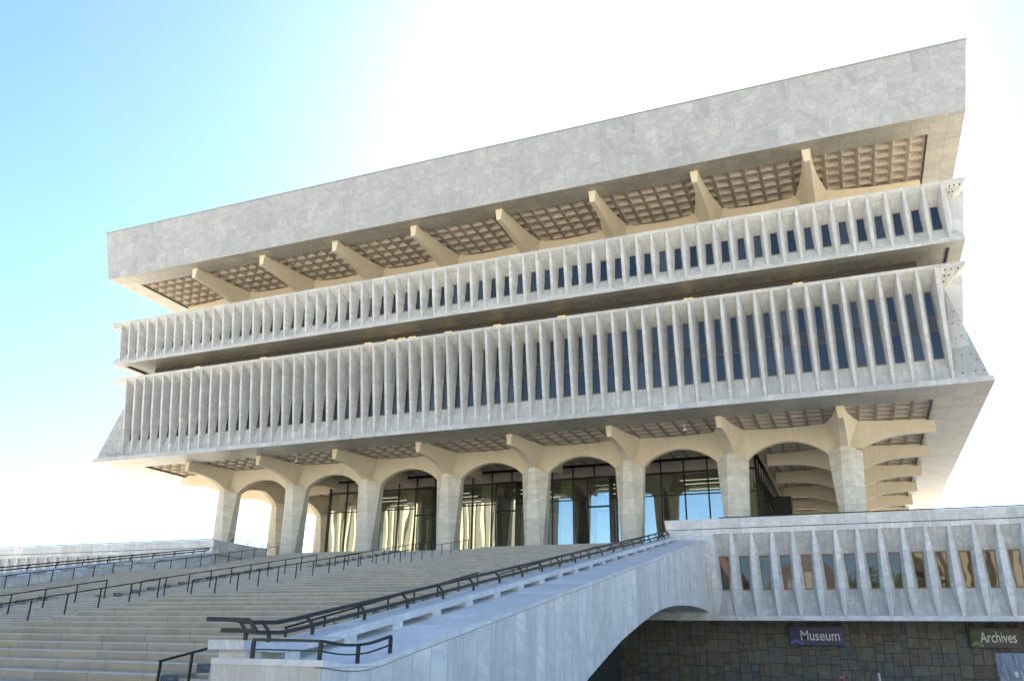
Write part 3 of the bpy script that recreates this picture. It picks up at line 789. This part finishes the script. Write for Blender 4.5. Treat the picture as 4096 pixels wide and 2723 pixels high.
def stones(x0, x1, z0, z1):
    out = []
    def cut(a, b, c, d):
        w_, h = b-a, d-c; mx = random.uniform(.6, 1.7)
        if max(w_, h) < mx and w_*h < 1.3 or max(w_, h) < .5: out.append((a, b, c, d)); return
        q = random.uniform(.36, .64)
        if w_ > h*random.uniform(.75, 1.3): s_ = a+w_*q; cut(a, s_, c, d); cut(s_, b, c, d)
        else: s_ = c+h*q; cut(a, b, c, s_); cut(a, b, s_, d)
    x = x0
    while x < x1: w_ = random.uniform(2., 3.2); cut(x, min(x1, x+w_), z0, z1); x += w_
    return out
YWL = -12.8
m = MB(); m.box(14, 21.9, -12.6, -12.2, -1.0, 2.4); tag(m.build('stair_support_wall', M['recess']), 'dark wall closing the vault under the top of the stairs', 'wall')
m = MB(); tones = []
for a, b, c, d_ in stones(16., 80., ZG, -.96):
    e = .02; dp = random.uniform(0, .07); y = YWL-dp
    n0 = len(m.f)
    m.hexa([(a+e, y, c+e), (b-e, y, c+e), (b-e, YWL+.1, c+e), (a+e, YWL+.1, c+e), (a+e, y, d_-e), (b-e, y, d_-e), (b-e, YWL+.1, d_-e), (a+e, YWL+.1, d_-e)])
    h = random.random(); br = random.uniform(.95, 1.22)
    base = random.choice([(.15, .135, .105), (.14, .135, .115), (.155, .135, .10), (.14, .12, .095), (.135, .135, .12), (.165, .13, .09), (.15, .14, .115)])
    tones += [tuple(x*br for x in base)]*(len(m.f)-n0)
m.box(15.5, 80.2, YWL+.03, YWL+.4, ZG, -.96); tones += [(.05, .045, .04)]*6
sw = m.build('stone_wall', stone_mat())
at = sw.data.color_attributes.new('tone', 'FLOAT_COLOR', 'CORNER')
for p, c in zip(sw.data.polygons, tones):
    for li in p.loop_indices: at.data[li].color = (*c, 1)
tag(sw, 'dark random coursed rubble stone wall in the shade under the right terrace wing', 'wall')
m = MB()
for ya, yb in zip(range(-47, -15, 4), range(-43, -11, 4)): m.box(17.2, 17.5, ya+.001, yb, ZG, min(strip_z(ya)-.35, 2.))
tag(m.build('stair_vault_wall', M['recess']), 'dark wall under the stairs seen through the arch of the right side wall', 'wall')

# ------------------------------------------------------------------ signs
def text_mesh(txt, size, loc, mat, parent, name='lettering', width=1., ext=.006, align='LEFT', off=0.):
    cu = bpy.data.curves.new(name, 'FONT'); cu.body = txt; cu.size = size; cu.extrude = ext; cu.align_x = align; cu.offset = off
    cu.resolution_u = 6
    ob = bpy.data.objects.new(name, cu); COL.objects.link(ob)
    dg = bpy.context.evaluated_depsgraph_get(); me = bpy.data.meshes.new_from_object(ob.evaluated_get(dg))
    bpy.data.objects.remove(ob); bpy.data.curves.remove(cu)
    xs = [v.co.x for v in me.vertices]; sx = width/(max(xs)-min(xs))
    for v in me.vertices: x, y, z = v.co; v.co = (loc[0]+(x-min(xs))*sx, loc[1]-z, loc[2]+y)
    me.materials.clear(); me.materials.append(mat)
    o = bpy.data.objects.new(name, me); COL.objects.link(o); adopt(o, parent); return o
def banner(x0, x1, z0, z1, y, base, chev, word, label, tx, size, wd):
    t = thing('hanging_sign', label, 'sign', ((x0+x1)/2, y, z0), 'signs hung under the terrace wing')
    m = MB(); m.box(x0, x1, y, y+.06, z0, z1); m.build('panel', plain(word.lower()+'_panel', base, .35, 0, .25, 1.2), t, bevel=.01)
    cm = [plain(word.lower()+'_chevron%d' % i, tuple(c*f_ for c in chev), .5) for i, f_ in enumerate((1., .45, .22))]
    m = MB(); h = z1-z0; yy = y-.006
    for i, (zo, ww, mi) in enumerate(((.52, .20, 1), (.25, .20, 2), (.0, .17, 0))):
        m.cur = mi; za = z0+h*zo+.01; xm = x0+.10*(x1-x0)
        m.face((x0+.01, yy-.001*i, za), (xm, yy-.001*i, za+h*.16), (xm, yy-.001*i, za+h*(.16+ww)), (x0+.01, yy-.001*i, za+h*ww))
        m.face((xm, yy-.001*i, za+h*.16), (xm+.14*(x1-x0), yy-.001*i, za-.0*h+.01), (xm+.14*(x1-x0), yy-.001*i, za+h*ww*.8), (xm, yy-.001*i, za+h*(.16+ww)))
    m.build('chevron_emblem', cm, t)
    text_mesh(word, size, (tx, y-.012, z0+h*.27), M['white'], t, width=wd, off=.004)
    text_mesh('new york state', .17, (tx+.62, y-.012, z0+h*.80), plain(word.lower()+'_small_text', tuple(c*.8 for c in chev), .6), t, width=1.2)
    for q in (.05, .5, .95):
        x = x0+(x1-x0)*q; m = MB(); m.box(x-.09, x+.09, y-.02, y+.1, z1, -1.046); m.build('hanger', M['black'], t)
banner(29.62, 33.25, -2.61, -1.36, -13.3, (.025, .022, .085), (.10, .11, .42), 'Museum', 'dark blue hanging sign reading Museum in front of the stone wall', 30.36, .98, 2.6)
banner(41.15, 44.1, -2.62, -1.38, -13.3, (.030, .036, .022), (.17, .24, .07), 'Archives', 'dark green hanging sign reading Archives in front of the stone wall', 41.72, .98, 2.12)
t = thing('fire_sign', 'small red sign reading FDC low on the stone wall below the blue sign', 'sign', (32.85, YWL-.08, -5))
m = MB(); m.box(32.5, 33.15, YWL-.09, YWL-.06, -4.82, -4.60); m.build('plate', plain('red_plate', (.24, .018, .025), .4), t)
text_mesh('FDC', .17, (32.64, YWL-.095, -4.73), M['white'], t, width=.36, ext=.002)
text_mesh('FIRE DEPT CONNECTION', .05, (32.53, YWL-.095, -4.80), M['white'], t, width=.58, ext=.002)

# ------------------------------------------------------------------ marker post, stone pillar, cameras, booth
t = thing('marker_post', 'thin white marker post with red and dark bands standing before the stone wall', 'post', (35.13, -20, ZG))
b = MB()
b.hexa([(35.08, -20.05, ZG), (35.24, -20.05, ZG), (35.24, -19.95, ZG), (35.08, -19.95, ZG), (35.04, -20.05, -4.22), (35.18, -20.05, -4.22), (35.18, -19.95, -4.22), (35.04, -19.95, -4.22)])
b.build('shaft', M['white'], t)
b = MB(); rm = plain('red_paint', (.4, .06, .03), .5)
for i in range(5):
    z = -4.72+i*.105; b.cur = i % 2; b.box(35.045+.05*(1-(z-ZG)/.61)+.03, 35.14, -20.062, -20.04, z, z+.05)
b.build('bands', [rm, M['black']], t)
b = MB(); b.box(35.035, 35.185, -20.055, -19.945, -4.22, -4.19); b.build('cap', plain('cap_brown', (.25, .12, .07), .6), t)

def pillar():
    t = thing('stone_pillar', 'rough blue grey stone pillar with a broken face at the right edge', 'pillar', (38.4, -54.6, ZG))
    k = NT('pillar_stone'); P, u, v, p = k.uv()
    mp = k.n('Mapping', i_Vector=P, i_Scale=(9, 9, 1.6)); n1 = k.n('TexNoise', i_Vector=mp.outputs[0], i_Scale=1.6, i_Detail=8., i_Roughness=.7, i_Distortion=.8)
    n2 = k.n('TexNoise', i_Vector=P, i_Scale=30., i_Detail=5.)
    f = k.math('ADD', k.math('MULTIPLY', n1.outputs[0], .8), k.math('MULTIPLY', n2.outputs[0], .3))
    k.put(k.b.inputs['Base Color'], k.ramp(f, [(.38, (.08, .10, .13)), (.52, (.22, .26, .30)), (.70, (.42, .46, .50))])); k.b.inputs['Roughness'].default_value = .85
    k.put(k.b.inputs['Normal'], k.n('Bump', i_Strength=.9, i_Distance=.06, i_Height=f).outputs[0])
    bm = bmesh.new(); bmesh.ops.create_cube(bm, size=1.)
    for v in bm.verts: v.co = Vector((v.co.x*.86, v.co.y*.86, v.co.z*1.78))
    bmesh.ops.subdivide_edges(bm, edges=bm.edges, cuts=9, use_grid_fill=True)
    rn = random.Random(3)
    for v in bm.verts:
        rough = .035 if v.co.x > .38 else .012
        v.co += Vector((rn.uniform(-1, 1)*rough*(1 if abs(v.co.x) > .38 else .3), rn.uniform(-1, 1)*.012, rn.uniform(-1, 1)*.012))
        if v.co.x > .38: v.co.x += -.09*abs(math.sin(v.co.z*7.3+v.co.y*3))*rn.uniform(.3, 1)
    me = bpy.data.meshes.new('shaft'); bm.to_mesh(me); bm.free(); me.materials.append(k.m)
    o = bpy.data.objects.new('shaft', me); COL.objects.link(o); adopt(o, t)
    o.location = (38.0, -54.6, -3.95); o.rotation_euler = (R(1), R(1), R(-38))
    e = MB(); s_ = MB()
    c = Vector((37.72, -55.07, -3.5))
    for i in range(6):
        a = i*math.tau/6+.3; e.bar([c, c+Vector((math.cos(a)*.055, -.01, math.sin(a)*.075))], .018, .02, (0, 1, 0))
    e.build('emblem', M['white'], t)
    s_.bar([c+Vector((.10, .0, .08)), c+Vector((.16, .02, -.4)), c+Vector((.2, .03, -1.3))], .012, .012, (0, 1, 0)); s_.build('cable', M['white'], t)
pillar()
for x, lab in ((21.6, 'white dome security camera hanging from the waffle soffit by the sixth column'), (-21.5, 'white dome security camera hanging from the waffle soffit near the second column')):
    t = thing('security_camera', lab, 'camera', (x, -5.4, 16.42), 'cameras under the soffit')
    b = MB(); n = 10
    b.loft([[(x+r*math.cos(a*math.tau/n), -5.4+r*math.sin(a*math.tau/n), z) for a in range(n)] for r, z in ((.05, 16.9), (.05, 16.0), (.15, 15.98), (.17, 15.85), (.15, 15.75))])
    b.build('housing', M['white'], t)
    b = MB(); b.loft([[(x+r*math.cos(a*math.tau/n), -5.4+r*math.sin(a*math.tau/n), z) for a in range(n)] for r, z in ((.14, 15.75), (.11, 15.66), (.04, 15.61))]); b.build('lens_dome', M['black'], t)
t = thing('black_booth', 'black box booth standing beside the glass hall behind the right arch', 'booth', (28, 18, ZD))
b = MB(); b.box(26.9, 28.9, 17, 19.5, ZD, 13.2); b.build('body', M['black'], t, bevel=.03)
b = MB(); b.box(28.95, 29.7, 17.5, 19.3, ZD, 11.2); b.build('side_cabinet', M['black'], t, bevel=.03)

# ------------------------------------------------------------------ the city behind the camera, seen in the glass
def tower(x0, x1, y0, y1, h, label, wall, n, pw, body):
    t = thing('office_tower', label, 'building', ((x0+x1)/2, (y0+y1)/2, ZG))
    m = MB(); m.box(x0, x1, y0, y1, ZG, h); m.build('body', plain('tower_glass', body, .6), t)
    m = MB(); w_ = (x1-x0)/n
    for i in range(n+1): x = x0+w_*i; m.box(x-w_*pw, x+w_*pw, y1, y1+1.2, ZG, h+2)
    m.box(x0-1, x1+1, y1, y1+1., h, h+5); m.build('pier_front', wall, t)
gold = plain('sunlit_stone', (.40, .34, .22), .7, 0, .2, .05)
tower(-250, -112, -330, -290, 74, 'pale stone slab tower with vertical piers mirrored in the entrance glass', gold, 34, .13, (.10, .10, .07))
tower(54, 170, -330, -300, 90, 'tan stone tower with vertical piers mirrored in the right hand windows', gold, 26, .27, (.05, .045, .03))
brick = plain('red_brick', (.20, .085, .06), .8, 0, .3, .4)
t = thing('brick_church', 'red brick church with steep gable and spire mirrored in the terrace windows', 'building', (0, -200, ZG))
m = MB(); m.box(-6, 4, -220, -190, ZG, 15); m.box(-10, -3, -192, -184, ZG, 20); m.build('wall', brick, t)
m = MB(); m.hexa([(-7, -221, 15), (5, -221, 15), (5, -189, 15), (-7, -189, 15), (-2, -220, 24), (0, -220, 24), (0, -190, 24), (-2, -190, 24)])
m.loft([[(-10.5, -192.5, 20), (-2.5, -192.5, 20), (-2.5, -183.5, 20), (-10.5, -183.5, 20)], [(-6.6, -188.1, 36), (-6.4, -188.1, 36), (-6.4, -187.9, 36), (-6.6, -187.9, 36)]])
m.build('roof', plain('church_roof', (.24, .12, .10), .7), t)

t = thing('stone_mansion', 'grey stone building with dark hipped roofs mirrored in the terrace windows', 'building', (20, -230, ZG))
m = MB(); m.box(9, 33, -245, -215, ZG, 14); m.box(17, 23, -216, -210, ZG, 19); m.build('wall', plain('grey_stone', (.36, .35, .30), .8, 0, .25, .3), t)
m = MB(); m.loft([[(8, -246, 14), (34, -246, 14), (34, -214, 14), (8, -214, 14)], [(15, -232, 23), (26, -232, 23), (26, -228, 23), (15, -228, 23)]])
m.loft([[(16.5, -216.5, 19), (23.5, -216.5, 19), (23.5, -209.5, 19), (16.5, -209.5, 19)], [(19.9, -213.1, 28), (20.1, -213.1, 28), (20.1, -212.9, 28), (19.9, -212.9, 28)]])
m.build('roof', plain('grey_slate_roof', (.13, .105, .09), .7), t)
leaf = plain('foliage', (.045, .085, .025), .7, 0, .4, 1.)
rn = random.Random(5)
for i, (x, y, h) in enumerate(((41, -150, 19.), (48, -158, 20.5), (36.5, -170, 19.))):
    t = thing('street_tree', ('bushy green tree mirrored in the terrace windows before the grey stone building', 'tallest bushy green tree mirrored in the terrace windows', 'smaller green tree mirrored in the terrace windows before the brick church')[i], 'tree', (x, y, ZG), 'trees mirrored in the windows')
    m = MB(); m.loft([[(x+r*math.cos(a*math.tau/7), y+r*math.sin(a*math.tau/7), z) for a in range(7)] for r, z in ((.4, ZG), (.28, ZG+h*.35), (.1, ZG+h*.8))]); m.build('trunk', plain('bark', (.09, .07, .05), .9), t)
    m = MB()
    for q in range(1500):
        d = Vector((rn.gauss(0, 1), rn.gauss(0, 1), rn.gauss(0, 1))).normalized(); r = h*.36*rn.uniform(.45, 1)**.5*(1+.25*math.sin(d.x*5+d.z*4))
        c = Vector((x, y, ZG+h*.68))+Vector((d.x*r, d.y*r, d.z*r*.95)); a = Vector((rn.uniform(-1, 1), rn.uniform(-1, 1), rn.uniform(-1, 1))).normalized()*.42; b = a.orthogonal().normalized()*.3
        m.face(c-a, c+b, c+a, c-b)
    m.build('crown', leaf, t)

SC.cycles.max_bounces = 8; SC.cycles.diffuse_bounces = 5; SC.cycles.glossy_bounces = 4; SC.cycles.transparent_max_bounces = 12
SC.cycles.use_denoising = True
